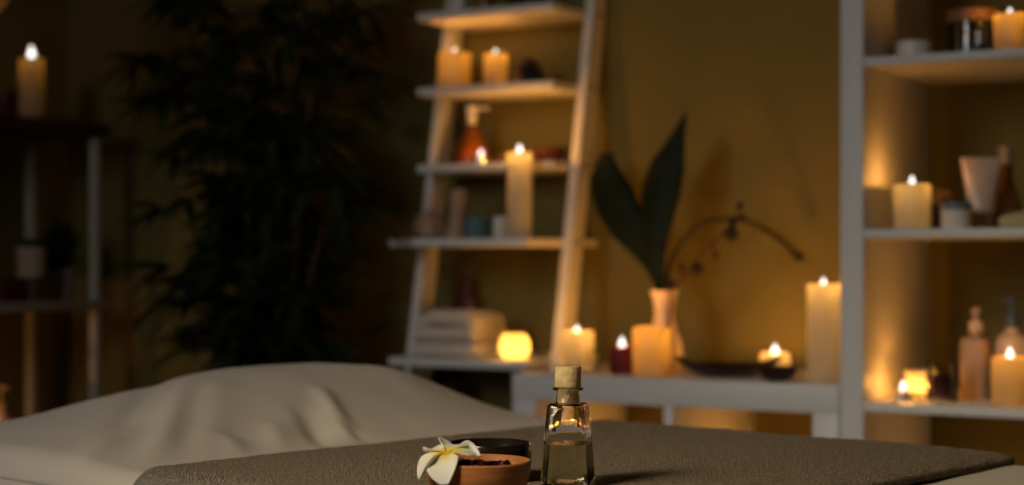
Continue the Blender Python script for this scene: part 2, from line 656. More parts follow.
def circ(r, z, seg=64):
    return [bm.verts.new((r * math.cos(2 * PI * (i + .5) / seg), r * math.sin(2 * PI * (i + .5) / seg), z)) for i in range(seg)]


def sup(h, z, n=7.0, seg=64):
    o_ = []
    for i in range(seg):
        a = 2 * PI * (i + .5) / seg
        ca, sa = math.cos(a), math.sin(a)
        k = h / ((abs(ca) ** n + abs(sa) ** n) ** (1 / n))
        o_.append(bm.verts.new((k * ca, k * sa, z)))
    return o_


def bridge(bm, A, Bq):
    n = len(A)
    for i in range(n):
        k = (i + 1) % n
        bm.faces.new((A[i], A[k], Bq[k], Bq[i]))


chain = [rings[-1], circ(0.0125, 0.0838), circ(0.0118, 0.0850), circ(0.0118, 0.0955), circ(0.0150, 0.0965), circ(0.0156, 0.0977),
         circ(0.0150, 0.0989), circ(0.0118, 0.0992), circ(0.0105, 0.0992), circ(0.0105, 0.0850), circ(0.0110, 0.0826),
         sup(0.0160, 0.0812, 7), sup(0.0174, 0.079, 7), sup(0.0202, 0.050, 7), sup(0.0230, 0.008, 7), sup(0.0222, 0.0055, 7)]
for A, Bq in zip(chain, chain[1:]):
    bridge(bm, A, Bq)
bm.faces.new(chain[-1])
finish('glass_body', bm, 'glass', bt, ang=40)
bm = bmesh.new()
add_super(bm, [(0.0224, 0.0053), (0.0232, 0.008), (0.02095, 0.0420), (0.0210, 0.0428)], 7.0, 64)
finish('oil', bm, 'oil', bt, ang=40)
finish('cork', lathe_bm([(0, 0.0825), (0.0092, 0.0825), (0.0103, 0.0840), (0.0103, 0.1000), (0.0130, 0.1000), (0.0133, 0.1008),
                         (0.0133, 0.1195), (0.0128, 0.1205), (0, 0.1205)], 40), 'cork', bt)

# ---------------------------------------------------------------- the two wooden bowls
bp = on_towel(478, 1.60)
tag(finish('wooden_bowl', lathe_bm([(0, 0.0), (0.028, 0.0), (0.036, 0.002), (0.0455, 0.014), (0.0495, 0.028), (0.0502, 0.0385), (0.0490, 0.0400),
                                    (0.0474, 0.0388), (0.0455, 0.026), (0.038, 0.014), (0.025, 0.0085), (0, 0.0075)], 64), 'bowl', loc=bp),
    'orange-brown wooden bowl of dried petals with a plumeria flower on its rim', 'bowl')
bp2 = on_towel(489, 1.755)
tag(finish('wooden_bowl', lathe_bm([(0, 0.0), (0.030, 0.0), (0.036, 0.002), (0.0425, 0.013), (0.0442, 0.027), (0.0432, 0.0375), (0.0420, 0.0400),
                                    (0.0404, 0.0388), (0.0400, 0.026), (0.034, 0.014), (0.022, 0.0085), (0, 0.0075)], 64), 'bowl_dark', loc=bp2),
    'polished near-black wooden bowl standing behind the orange-brown bowl', 'bowl')

bm = bmesh.new()
rnd = random.Random(3)
for i in range(150):
    a, r = rnd.uniform(0, 2 * PI), 0.036 * math.sqrt(rnd.random())
    cz = 0.0305 + 0.007 * (1 - r / 0.042) + rnd.uniform(-0.002, 0.003)
    if i < 70:
        cz -= 0.007
        r *= 0.75
    c = Vector((r * math.cos(a), r * math.sin(a), cz))
    m = Matrix.Rotation(rnd.uniform(0, 6), 3, 'Z') @ Matrix.Rotation(rnd.uniform(-0.9, 0.9), 3, 'X')
    w, l = rnd.uniform(0.0025, 0.005), rnd.uniform(0.005, 0.009)
    pts = [(-l, 0, 0), (-l * .4, w, .001), (l * .5, w * .8, .0015), (l, 0, .0005), (l * .4, -w, .0012), (-l * .5, -w * .8, .001)]
    top = [bm.verts.new(c + m @ Vector(q)) for q in pts]
    cen = bm.verts.new(c + m @ Vector((0, 0, -0.0012)))
    for k in range(6):
        bm.faces.new((top[k], top[(k + 1) % 6], cen))
tag(finish('dried_petals', bm, 'dried', loc=bp), 'dark red dried petals filling the orange-brown bowl', 'petals', kind='stuff')

# plumeria flower
fl = thing('plumeria_flower', 'white plumeria flower with a yellow centre resting on the rim of the orange-brown bowl', 'flower',
           Vector(((447 - 512) / F * 1.575, 1.575, 0.7705)))
ftilt = Matrix.Rotation(math.radians(17), 3, 'X') @ Matrix.Rotation(math.radians(-6), 3, 'Y')


def petal(ang, length, width, cup, droop, roll, twist):
    bm = bmesh.new()
    lay = None
    nu_, nv_ = 22, 14
    g = []
    vals = []
    for i in range(nu_ + 1):
        x = i / nu_
        hw = width * (math.sin(PI * min(1, 0.06 + x * 0.94) ** 1.7) ** 0.55) * (0.35 + 0.65 * min(1, x * 1.6))
        if i == nu_:
            hw = width * 0.22
        row = []
        for j in range(nv_ + 1):
            y = (j / nv_ * 2 - 1)
            yy = y * hw
            zz = cup * (x ** 0.8) * length - droop * length * x ** 2.2
            zz += 0.16 * hw * (y * y - 0.3) * roll
            e = max(0.0, y - 0.45) / 0.55                    # one edge curls up and back
            zz += 0.34 * hw * e ** 2 * (0.4 + x)
            yy -= 0.15 * hw * e ** 2
            q = Matrix.Rotation(twist * x, 3, 'X') @ Vector((0, yy, zz))
            row.append(bm.verts.new((x * length * 0.97 + 0.0015, q.y, q.z)))
            vals.append(x + 0.10 * abs(y))
        g.append(row)
    for i in range(nu_):
        for j in range(nv_):
            bm.faces.new((g[i][j], g[i + 1][j], g[i + 1][j + 1], g[i][j + 1]))
    rm = (ftilt @ Matrix.Rotation(ang, 3, 'Z')).to_4x4()
    bmesh.ops.transform(bm, matrix=rm, verts=bm.verts[:])
    bm.verts.index_update()
    o = finish('petal', bm, 'petal', fl, ang=180)
    at = o.data.attributes.new('rad', 'FLOAT', 'POINT')
    for k, v in enumerate(vals):
        at.data[k].value = min(1, v)
    md = o.modifiers.new('thickness', 'SOLIDIFY')
    md.thickness = 0.0007
    return o


petal(math.radians(2), 0.0295, 0.0170, 0.24, 0.46, 0.7, -0.25)      # to the right
petal(math.radians(74), 0.021, 0.0150, 0.26, 0.30, 1.0, 0.1)      # back
petal(math.radians(142), 0.024, 0.0140, 0.22, 0.34, 1.0, 0.1)     # back left
petal(math.radians(206), 0.031, 0.0150, 0.30, 0.80, 1.2, 0.2)     # left
petal(math.radians(263), 0.032, 0.0165, 0.38, 0.90, 0.6, 0.1)     # front, over the rim
bm = bmesh.new()
add_tube(bm, [ftilt @ Vector(p) for p in [(0, 0, 0.001), (0.001, 0.0, -0.006), (0.003, 0.002, -0.013)]], [0.0028, 0.002, 0.0015], 10)
finish('flower_tube', bm, 'petal', fl)

# ---------------------------------------------------------------- candles
POOL = {}


def flame_light(parent, z, power, col=(1.0, 0.41, 0.065), rad=0.006, xy=(0, 0)):
    l = bpy.data.lights.new('flame_light', 'POINT')
    l.energy = power
    l.color = col
    l.shadow_soft_size = rad
    o = bpy.data.objects.new('flame_light', l)
    C.objects.link(o)
    o.parent = parent
    o.location = (xy[0], xy[1], z)


def flame_parts(parent, z, fh=0.026, fr=0.0062, power=1.0, wick=0.007, flame=True):
    finish('wick', lathe_bm([(0, z - 0.003), (0.0012, z - 0.003), (0.0010, z + wick), (0, z + wick)], 8), 'wick', parent)
    if flame:
        zb = z + wick * 0.45
        finish('flame', lathe_bm([(0, zb), (fr * 0.55, zb + fh * 0.06), (fr * 0.95, zb + fh * 0.24), (fr, zb + fh * 0.38), (fr * 0.78, zb + fh * 0.6),
                                  (fr * 0.4, zb + fh * 0.82), (0, zb + fh)], 16), 'flame', parent)
    if power > 0:
        flame_light(parent, z + wick * 0.45 + fh * 0.45, power)


def pillar(label, px, t, z0, wpx, top_py, mat='wax_cream', power=1.0, sink=0.013, group='pillar candles', fh=0.023, fr=0.0060,
           s=None, name='pillar_candle', flame=True, seed=0):
    if s is None:
        s = S(px, t)
    p = W(s, t, z0)
    d = p.y
    r = wpx * d / F / 2
    h = CAMZ - (top_py - HORIZON) * d / F - z0
    c = thing(name, label, 'candle', p, WROT, group)
    rw = max(0.006, min(0.010, r * 0.25))
    rr = random.Random(seed)
    ph = [rr.uniform(0, 6) for _ in range(3)]

    def wob(a, z):
        k = max(0.0, (z - h * 0.6) / (h * 0.4))
        return k * (0.010 * math.sin(2 * a + ph[0]) + 0.008 * math.sin(3 * a + ph[1]))
    prof = [(0, 0), (r * 0.97, 0), (r, 0.003), (r * 1.005, h * 0.5), (r, h - 0.006), (r * 0.985, h - 0.002), (r * 0.94, h), (r - rw * 0.8, h - 0.001),
            (r - rw * 1.1, h - sink * 0.6), (r * 0.45, h - sink), (0.002, h - sink), (0, h - sink)]
    finish('wax', lathe_bm(prof, 40, wob=wob), mat, c)
    flame_parts(c, h - sink, fh, fr, power, flame=flame)
    return c


def tealight(label, px, t, z0, power=0.5, r=0.019, group='tealight candles', fh=0.022, fr=0.0055, s=None):
    if s is None:
        s = S(px, t)
    c = thing('tealight_candle', label, 'candle', W(s, t, z0), WROT, group)
    h = 0.016
    finish('tin_cup', lathe_bm([(0, 0), (r, 0), (r, h), (r - 0.0006, h), (r - 0.0008, 0.001), (0, 0.001)], 28), 'tin', c)
    finish('wax', lathe_bm([(0, 0.0012), (r - 0.001, 0.0012), (r - 0.001, h - 0.003), (0, h - 0.003)], 28), 'wax_cream', c)
    flame_parts(c, h - 0.003, fh, fr, power)
    return c


# ---------------------------------------------------------------- white console
CW, CD, CH, CT = 0.690, 0.42, 0.72, 0.052
con = thing('console_shelf', 'low white console shelf with open compartments standing against the olive wall', 'shelf unit', W(0, 0, 0), WROT)
finish('top', box_bm((CW / 2, CD / 2, CH - CT / 2), (CW, CD, CT)), 'white', con)
finish('bottom', box_bm((CW / 2, CD / 2, CT / 2), (CW, CD, CT)), 'white', con)
for x in (CT / 2, CW - CT / 2):
    finish('side_panel', box_bm((x, CD / 2, CH / 2), (CT - 0.001, CD - 0.001, CH - 2 * CT)), 'white', con)
finish('shelf', box_bm((CW / 2, CD / 2, CH / 2), (CW - 2 * CT, CD - 0.004, 0.018)), 'white', con)
sdiv = S(667.5, 0)
for zc in ((CT + CH / 2 - 0.009) / 2, (CH - CT + CH / 2 + 0.009) / 2):
    finish('divider', box_bm((sdiv, CD / 2, zc), (0.020, CD - 0.004, CH / 2 - CT - 0.009)), 'white', con)
CZ = CH
pillar('stout cream pillar candle at the console end beside the ladder shelf', 577, 0.12, CZ, 34, 331, power=0.8, seed=1)
pillar('short dark red candle burning on the console between two pale candles', 622, 0.10, CZ, 24, 346, mat='wax_red', power=0.35, seed=2, fh=0.030, fr=0.007)
pillar('peach pillar candle in front of the white vase, its flame sunk in the wax', 651.5, 0.075, CZ, 37, 327, mat='wax_pink', power=0.6, sink=0.030, seed=3, flame=True)
pillar('tall cream pillar candle on the console against the tall shelving post', 823.5, 0.10, CZ, 33, 284, power=1.0, seed=4)
pillar('low yellow candle behind the dark dishes on the console', 775, 0.30, CZ, 30, 353, mat='wax_cream', power=1.1, seed=5, fh=0.030, fr=0.0075)

# candles burning inside the console compartments


def inner_candle(label, s, t, z0, h, power):
    c = thing('pillar_candle', label, 'candle', W(s, t, z0), WROT, 'candles inside the console')
    r = 0.03
    finish('wax', lathe_bm([(0, 0), (r, 0), (r, h - 0.004), (r * .9, h), (r * .7, h - 0.006), (0, h - 0.006)], 32), 'wax_cream', c)
    flame_parts(c, h - 0.006, power=power)


inner_candle('short candle in the console compartment below the stout cream candle', 0.20, 0.20, CH / 2 + 0.009, 0.09, 0.6)
inner_candle('short candle in the console compartment below the dark dishes', 0.50, 0.20, CH / 2 + 0.009, 0.09, 0.6)

# white vase
vs_t = 0.22
vase_p = W(S(664, vs_t), vs_t, CZ)
dv = vase_p.y
vs = 0.91 * dv / F
finish_v = lathe_bm([(0, 0), (16 * vs, 0), (19 * vs, 4 * vs), (21 * vs, 18 * vs), (20 * vs, 30 * vs), (14.5 * vs, 44 * vs), (10.5 * vs, 58 * vs), (10 * vs, 68 * vs),
                     (12 * vs, 80 * vs), (15.5 * vs, 87 * vs), (16 * vs, 88.5 * vs), (14.5 * vs, 88 * vs), (10.8 * vs, 80 * vs), (8.5 * vs, 68 * vs), (9 * vs, 58 * vs),
                     (12 * vs, 44 * vs), (17 * vs, 28 * vs), (16 * vs, 4 * vs), (0, 3 * vs)], 40)
tag(finish('vase', finish_v, 'ceramic_pink', loc=vase_p), 'white waisted vase holding dark leaves behind the peach candle', 'vase')


def vp(px, py, t):
    """point of the plane t (parallel to the wall) seen at px, py"""
    s = S(px, t)
    p = W(s, t)
    return Vector((p.x, p.y, CAMZ - (py - HORIZON) * p.y / F))


def broad_leaf(label, mid, wid, t, dt):
    """mid: list of (px, py), wid: half widths in px"""
    pts = [vp(x, y, t + dt * k / (len(mid) - 1)) for k, (x, y) in enumerate(mid)]
    n = 12
    P = smooth_pts(pts, n)
    k_ = len(P)
    bm = bmesh.new()
    g = []
    for i, p in enumerate(P):
        f = i / (k_ - 1) * (len(wid) - 1)
        j = min(int(f), len(wid) - 2)
        hw = (wid[j] + (wid[j + 1] - wid[j]) * (f - j)) * p.y / F * 1.5
        tg = (P[min(i + 1, k_ - 1)] - P[max(i - 1, 0)]).normalized()
        nrm = Vector((SN, CS, 0))
        side = tg.cross(nrm).normalized()
        row = []
        for q in range(9):
            y = q / 4 - 1
            row.append(bm.verts.new(p + side * (hw * y) - nrm * (0.22 * hw * (1 - y * y)) + nrm * 0.1 * hw))
        g.append(row)
    for i in range(k_ - 1):
        for q in range(8):
            bm.faces.new((g[i][q], g[i + 1][q], g[i + 1][q + 1], g[i][q + 1]))
    o = finish('vase_leaf', bm, 'leaf', ang=180)
    md = o.modifiers.new('thickness', 'SOLIDIFY')
    md.thickness = 0.0015
    return tag(o, label, 'leaf', 'leaves in the vase')


broad_leaf('broad dark leaf leaning towards the ladder shelf from the white vase',
           [(661, 328), (660.5, 305), (657, 282), (648, 258), (632, 232), (616, 205), (606, 180), (606, 153)],
           [1.5, 1.8, 2.4, 4.6, 9, 14, 15.5, 12, 4], 0.23, 0.10)
broad_leaf('narrow dark leaf rising tallest and upright from the white vase',
           [(664, 328), (663, 305), (659, 280), (655, 250), (657, 215), (663, 180), (674, 148), (686, 113)],
           [1.5, 1.8, 2.4, 5, 8.5, 12, 14.5, 12.5, 6, 0.6], 0.21, 0.06)

sp = thing('orchid_stem', 'arching bare orchid stem with a drooping tip in the white vase', 'flower stem', vase_p + Vector((0, 0, 0.02)), 0, 'stems in the vase')
bm = bmesh.new()
base = sp.location
arc = [vp(x, y, 0.22 + 0.02 * k) - base for k, (x, y) in enumerate([(667, 335), (667, 290), (670, 265), (684, 240), (703, 224), (724, 219), (745, 221), (765, 230), (784, 243), (796, 254)])]
ap = smooth_pts(arc, 8)
add_tube(bm, ap, [0.0052] * (len(ap) - 12) + [0.0052 - 0.0002 * k for k in range(12)], 8)
finish('stalk', bm, 'stem', sp)
for (x, y, r) in ((799, 257, 0.011), (793, 252, 0.008)):
    q = vp(x, y, 0.40) - base
    finish('bud', lathe_bm([(0, -r), (r * .7, -r * .6), (r * .9, 0), (r * .6, r * .7), (0, r)], 14, c=q), 'bud', sp)

sp2 = thing('flower_sprig', 'thin dark budding sprig crossing the arching orchid stem in the vase', 'flower stem', vase_p + Vector((0.004, -0.004, 0.02)), 0, 'stems in the vase')
base = sp2.location
bm = bmesh.new()
ap = smooth_pts([vp(x, y, 0.20 + 0.004 * k) - base for k, (x, y) in enumerate([(668, 335), (672, 291), (682, 279), (696, 262), (712, 244), (728, 229), (736, 218), (740, 206)])], 8)
add_tube(bm, ap, 0.0028, 8)
for a, b in (((684, 277), (681, 268)), ((713, 243), (716, 256)), ((735, 219), (742, 219)), ((696, 262), (698, 270))):
    add_tube(bm, [vp(*a, 0.215) - base, vp(*b, 0.215) - base], 0.0022, 6)
finish('stalk', bm, 'red_lacquer', sp2)
for (x, y, r) in ((697, 270, 0.012), (731, 234, 0.0135), (740, 206, 0.0065), (733, 223, 0.008), (743, 218, 0.007), (670, 286, 0.012), (682, 267, 0.006), (716, 255, 0.006)):
    q = vp(x, y, 0.212) - base
    r *= 1.25
    bm = bmesh.new()
    add_lathe(bm, [(0, -r), (r * .6, -r * .75), (r, -r * .1), (r * .85, r * .5), (r * .3, r * .9), (0, r)], 12, c=q, wob=lambda a, z: 0.15 * math.sin(5 * a))
    finish('bud', bm, 'bud', sp2)

# dark dishes on the console
t_ = 0.13
pd = W(S(728, t_), t_, CZ)
k = pd.y / F
bm = bmesh.new()
NU, NV = 40, 8
g = []
for lay, (dz, sc) in enumerate(((0.0, 1.0), (0.006, 0.93))):
    gg = []
    for j in range(NV + 1):
        q = j / NV
        ring = []
        for i in range(NU):
            a = 2 * PI * i / NU
            point = abs(math.cos(a)) ** 6
            rx = (47 + 8 * point) * k * (0.28 + 0.72 * q) * sc
            ry = 34 * k * (0.28 + 0.72 * q) * sc
            z = (11 + 9 * point) * k * q ** 2.2 + dz * (1 - q * 0.5)
            ring.append(bm.verts.new((rx * math.cos(a), ry * math.sin(a), z)))
        gg.append(ring)
    g.append(gg)
for gg in g:
    for A, Bq in zip(gg, gg[1:]):
        bridge(bm, A, Bq)
    bm.faces.new(gg[0])
bridge(bm, g[0][-1], g[1][-1])
tag(finish('leaf_dish', bm, 'darkwood', loc=pd, rotz=WROT + 0.45), 'wide shallow dark wooden dish with pointed ends on the console', 'dish')
t_ = 0.055
pd = W(S(777, t_), t_, CZ)
k = pd.y / F
tag(finish('small_dish', lathe_bm([(0, 0), (9 * k, 0), (15 * k, 3 * k), (20 * k, 9 * k), (20.5 * k, 14 * k), (19 * k, 15 * k), (16 * k, 9 * k), (9 * k, 4 * k), (0, 3 * k)], 36),
           'darkwood', loc=pd), 'small round dark dish in front of the low yellow candle', 'dish')

# ---------------------------------------------------------------- tall white shelving at the right
US, UD, UH, UP = 0.692, 0.42, 2.05, 0.044
UW = 0.86
un = thing('shelving_unit', 'tall white shelving unit with thin shelves of candles beside the console', 'shelf unit', W(US, 0, 0), WROT)
for x in (UP / 2, UW - UP / 2):
    finish('side_panel', box_bm((x, UD / 2, UH / 2), (UP, UD, UH)), 'white', un)
for z, th in ((UH - 0.025, 0.05), (0.05, 0.05)):
    finish('board', box_bm((UW / 2, UD / 2, z), (UW - 2 * UP, UD - 0.002, th)), 'white', un)
UZ = [0.691, 1.006, 1.318]
for z in UZ + [1.66, 0.37]:
    finish('shelf', box_bm((UW / 2, UD / 2, z - 0.008), (UW - 2 * UP, UD - 0.006, 0.016), 0.0015), 'white', un)
Z0, Z1, Z2 = UZ

# a candle on the low shelf, behind the bed
lc = thing('pillar_candle', 'cream candle on the low shelf of the shelving unit behind the massage table', 'candle', W(0.99, 0.17, 0.37), WROT, 'pillar candles')
finish('wax', lathe_bm([(0, 0), (0.03, 0), (0.03, 0.086), (0.027, 0.09), (0.02, 0.082), (0, 0.082)], 32), 'wax_cream', lc)
flame_parts(lc, 0.082, power=0.45)

# bottom shelf
tealight('tealight burning next to the shelving post in front of the frosted glass', 903, 0.09, Z0, power=0.16)
t_ = 0.14
p = W(S(920, t_), t_, Z0)
k = p.y / F
vo = thing('votive_holder', 'flared frosted glass votive holder lit from within beside the tealight', 'candle holder', p, WROT)
finish('glass_cup', lathe_bm([(0, 0), (9.5 * k, 0), (10 * k, 1 * k), (16 * k, 28 * k), (15 * k, 28 * k), (9 * k, 2 * k), (0, 2 * k)], 36), 'frosted', vo)
finish('wax', lathe_bm([(0, 2.2 * k), (9 * k, 2.2 * k), (10 * k, 8 * k), (0, 8 * k)], 28), 'wax_cream', vo)
flame_parts(vo, 8 * k, 0.02, 0.005, 0.20)
t_ = 0.10
p = W(S(942, t_), t_, Z0)
k = p.y / F
gc = thing('glass_candle', 'clear glass tumbler of dark red wax next to the frosted votive', 'candle', p, WROT)
finish('glass_cup', lathe_bm([(0, 0), (13 * k, 0), (15.5 * k, 4 * k), (16 * k, 20 * k), (14.5 * k, 40 * k), (13.7 * k, 40 * k), (15 * k, 20 * k), (14.5 * k, 5 * k), (12 * k, 3 * k), (0, 3 * k)], 36), 'thin_glass', gc)
finish('wax', lathe_bm([(0, 4.2 * k), (12 * k, 4.2 * k), (14 * k, 7 * k), (14.6 * k, 26 * k), (13 * k, 27 * k), (0, 26 * k)], 32), 'wax_red', gc)


def pump_bottle(label, px, t, z0, wpx, hbody, hneck, htop, square, mat, mat_pump, pdir=0.0, name='pump_bottle', n=5.0, s=None, head=8):
    p = W(S(px, t) if s is None else s, t, z0)
    k = p.y / F
    o = thing(name, label, 'bottle', p, WROT, 'pump bottles')
    bm = bmesh.new()
    r = wpx / 2 * k
    lv = [(r * .94, 0), (r, 3 * k), (r, (hbody - 6) * k), (r * .93, (hbody - 2) * k), (r * .55, hbody * k), (r * .42, (hbody + 1) * k), (r * .42, (hbody + hneck * .4) * k)]
    if not square:
        lv = [(r * .9, 0), (r, 3 * k), (r, (hbody - 12) * k), (r * .93, (hbody - 6) * k), (r * .75, (hbody - 2) * k), (r * .5, hbody * k), (r * .42, (hbody + 1) * k), (r * .42, (hbody + hneck * .4) * k)]
    add_super(bm, lv, n if square else 2.0, 40)
    finish('body', bm, mat, o)
    zc = (hbody + hneck * .3) * k
    rc = r * 0.5
    finish('collar', lathe_bm([(0, zc), (rc, zc), (rc, zc + hneck * .7 * k), (rc * .8, zc + hneck * .75 * k), (0, zc + hneck * .75 * k)], 24), mat_pump, o)
    z1 = zc + hneck * .75 * k
    bm = bmesh.new()
    add_tube(bm, [(0, 0, z1 - 0.002), (0, 0, htop * k - 3 * k)], 2.0 * k, 10)
    add_lathe(bm, [(0, htop * k - 5 * k), (4.2 * k, htop * k - 5 * k), (4.5 * k, htop * k - 1 * k), (0, htop * k)], 16)
    d = Vector((math.cos(pdir), math.sin(pdir), 0))
    zt = htop * k - 3 * k
    add_tube(bm, [Vector((0, 0, zt)), d * head * k + Vector((0, 0, zt)), d * (head + 3) * k + Vector((0, 0, zt - 2.5 * k))], [2.2 * k, 1.7 * k, 1.3 * k], 10)
    finish('pump_head', bm, mat_pump, o)
    return o


pump_bottle('slim square tan pump bottle standing behind the glass tumbler of red wax', 976, 0.20, Z0, 28, 62, 15, 91, True, 'tan_plastic', 'cream_plastic', -PI / 2)
pump_bottle('rounded cream pump bottle standing behind the thick peach candle', 1012, 0.22, Z0, 33, 66, 18, 102, False, 'cream_plastic', 'blue_foil', PI)
pillar('thick peach pillar candle on the lowest shelf in front of the cream pump bottle', 1010, 0.07, Z0, 37, 357, mat='wax_pink', power=0.3, sink=0.008, seed=6)

# middle shelf
pillar('cream pillar candle on the middle shelf next to the shelving post', 912, 0.075, Z1, 37, 184, power=0.3, seed=7, fh=0.026)
t_ = 0.24
p = W(S(942, t_), t_, Z1)
k = p.y / F
fg = thing('flower_cup', 'dark red cup of dried golden flowers behind the blue-lidded jar', 'cup', p, WROT)
finish('cup', lathe_bm([(0, 0), (10 * k, 0), (12 * k, 3 * k), (14 * k, 26 * k), (13 * k, 26 * k), (11 * k, 4 * k), (0, 4 * k)], 30), 'red_lacquer', fg)
bm = bmesh.new()
rnd = random.Random(12)
for i in range(26):
    a = rnd.uniform(0, 2 * PI)
    r0 = rnd.uniform(0, 9) * k
    lean = rnd.uniform(0.1, 0.5)
    b0 = Vector((r0 * math.cos(a), r0 * math.sin(a), 22 * k))
    tip = b0 + Vector((math.cos(a) * lean * 16 * k, math.sin(a) * lean * 16 * k, rnd.uniform(12, 23) * k))
    mid = (b0 + tip) / 2
    w_ = 2.6 * k
    sd = Vector((-math.sin(a), math.cos(a), 0)) * w_
    out_ = Vector((math.cos(a), math.sin(a), 0)) * w_ * .6
    v = [bm.verts.new(q) for q in (b0, mid + sd, tip, mid - sd, mid + out_)]
    bm.faces.new((v[0], v[1], v[4]))
    bm.faces.new((v[1], v[2], v[4]))
    bm.faces.new((v[2], v[3], v[4]))
    bm.faces.new((v[3], v[0], v[4]))
finish('dried_flowers', bm, 'gold', fg, smooth=False)
t_ = 0.07
p = W(S(956, t_), t_, Z1)
k = p.y / F
jr = thing('cream_jar', 'small round white jar with a slate blue lid on the middle shelf', 'jar', p, WROT)
finish('jar', lathe_bm([(0, 0), (13.5 * k, 0), (14.5 * k, 2 * k), (14.5 * k, 19 * k), (0, 19 * k)], 32), 'ceramic', jr)
finish('lid', lathe_bm([(0, 19 * k), (15 * k, 19 * k), (15.3 * k, 20 * k), (15.3 * k, 25 * k), (14.5 * k, 26.5 * k), (0, 26.5 * k)], 32), 'blue_lid', jr)
t_ = 0.16
p = W(S(981, t_), t_, Z1)
k = p.y / F
tb = thing('cream_tube', 'blush cosmetic tube standing on its cap on the middle shelf', 'tube', p, WROT + 0.5)
finish('cap', lathe_bm([(0, 0), (11 * k, 0), (11.5 * k, 1 * k), (11.5 * k, 17 * k), (0, 17 * k)], 28), 'tan_plastic', tb)
bm = bmesh.new()
rr_ = []
for j in range(9):
    q = j / 8
    z = (17 + 55 * q) * k
    ax, ay = (11.5 + 9 * q) * k, (11.5 * (1 - q) + 0.8) * k
    rr_.append([bm.verts.new((ax * math.cos(2 * PI * i / 32), ay * math.sin(2 * PI * i / 32), z)) for i in range(32)])
for A, Bq in zip(rr_, rr_[1:]):
    bridge(bm, A, Bq)
bm.faces.new(rr_[0][::-1])
bm.faces.new(rr_[-1])
finish('tube_body', bm, 'ceramic_pink', tb)
t_ = 0.24
p = W(S(1006, t_), t_, Z1)
k = p.y / F
gb = thing('stoppered_bottle', 'round-bellied brown bottle with a tall neck next to the blush tube', 'bottle', p, WROT)
finish('body', lathe_bm([(0, 0), (14 * k, 0), (17 * k, 4 * k), (17.5 * k, 16 * k), (14 * k, 30 * k), (8 * k, 45 * k), (6.5 * k, 56 * k), (6.5 * k, 66 * k), (0, 66 * k)], 32), 'brown_glass', gb)
finish('stopper', lathe_bm([(0, 66 * k), (7 * k, 66 * k), (7.5 * k, 68 * k), (7.5 * k, 82 * k), (6.5 * k, 84 * k), (0, 84 * k)], 24), 'tan_plastic', gb)
t_ = 0.06
p = W(S(1016, t_), t_, Z1)
k = p.y / F
bm = bmesh.new()
add_box(bm, (0, 0, 8 * k), (34 * k, 24 * k, 16 * k), 6 * k)
for v in bm.verts:
    v.co.z *= 1 + 0.25 * math.sin(v.co.x / (34 * k) * 2.2)
    v.co.z = max(0, v.co.z)
tag(finish('soap_bar', bm, 'soap', loc=p, rotz=WROT + 0.3), 'pale yellow rounded soap bar on the middle shelf below the brown bottle', 'soap')

# upper shelf
t_ = 0.13
p = W(S(914, t_), t_, Z2)
k = p.y / F
tag(finish('white_cup', lathe_bm([(0, 0), (15 * k, 0), (17.5 * k, 3 * k), (18 * k, 10 * k), (17.2 * k, 20.5 * k), (16 * k, 20.5 * k), (16 * k, 10 * k), (13 * k, 4 * k), (0, 4 * k)], 36),
           'ceramic', loc=p), 'small white ceramic cup alone on the highest shelf of the shelving unit', 'cup')
t_ = 0.2
p = W(S(877, t_), t_, Z2)
k = p.y / F
tag(finish('trinket_bowl', lathe_bm([(0, 0), (7 * k, 0), (10 * k, 3 * k), (11 * k, 9 * k), (9 * k, 11.5 * k), (8 * k, 11 * k), (9 * k, 7 * k), (0, 3 * k)], 28), 'bud', loc=p),
    'tiny dark bowl against the shelving post on the highest shelf', 'bowl')
t_ = 0.17
p = W(S(972, t_), t_, Z2)
k = p.y / F
sj = thing('salt_jar', 'big clear glass jar of teal bath salt with a brown lid on the highest shelf', 'jar', p, WROT)
finish('glass_jar', lathe_bm([(0, 0), (22 * k, 0), (23.5 * k, 2 * k), (23.5 * k, 38 * k), (22.5 * k, 38 * k), (22.5 * k, 3 * k), (0, 2 * k)], 40), 'thin_glass', sj)
bm = bmesh.new()
rnd = random.Random(8)
add_lathe(bm, [(0, 2.2 * k), (22 * k, 2.4 * k), (22 * k, 14 * k), (0, 17 * k)], 40, wob=lambda a, z: 0)
bmesh.ops.subdivide_edges(bm, edges=bm.edges[:], cuts=3, use_grid_fill=True)
for v in bm.verts:
    if v.co.z > 10 * k:
        v.co.z += noise.noise(v.co * 160) * 3 * k
so = finish('bath_salt', bm, 'pebbles', sj)
so['kind'] = 'stuff'
finish('lid', lathe_bm([(0, 38.2 * k), (24 * k, 38.2 * k), (24.5 * k, 39 * k), (24.5 * k, 50 * k), (23.5 * k, 51 * k), (0, 51 * k)], 36), 'brown_lid', sj)
pillar('peach pillar candle on the highest shelf beside the glass jar of bath salt', 1010, 0.08, Z2, 32, 14, mat='wax_pink', power=0.30, sink=0.012, seed=8, fh=0.02)

# ---------------------------------------------------------------- white ladder shelf
LS0, LS1 = -0.3847, -0.033        # inner ends of the shelves
RT = 0.022                        # rail thickness
lad = thing('ladder_shelf', 'white leaning ladder shelf with five shelves between the bamboo and the console', 'shelf unit',
            W((LS0 + LS1) / 2, 0.2, 0), WROT)
lw = (LS1 - LS0)


def rail_t(z):
    return 0.073 + 0.205 * z


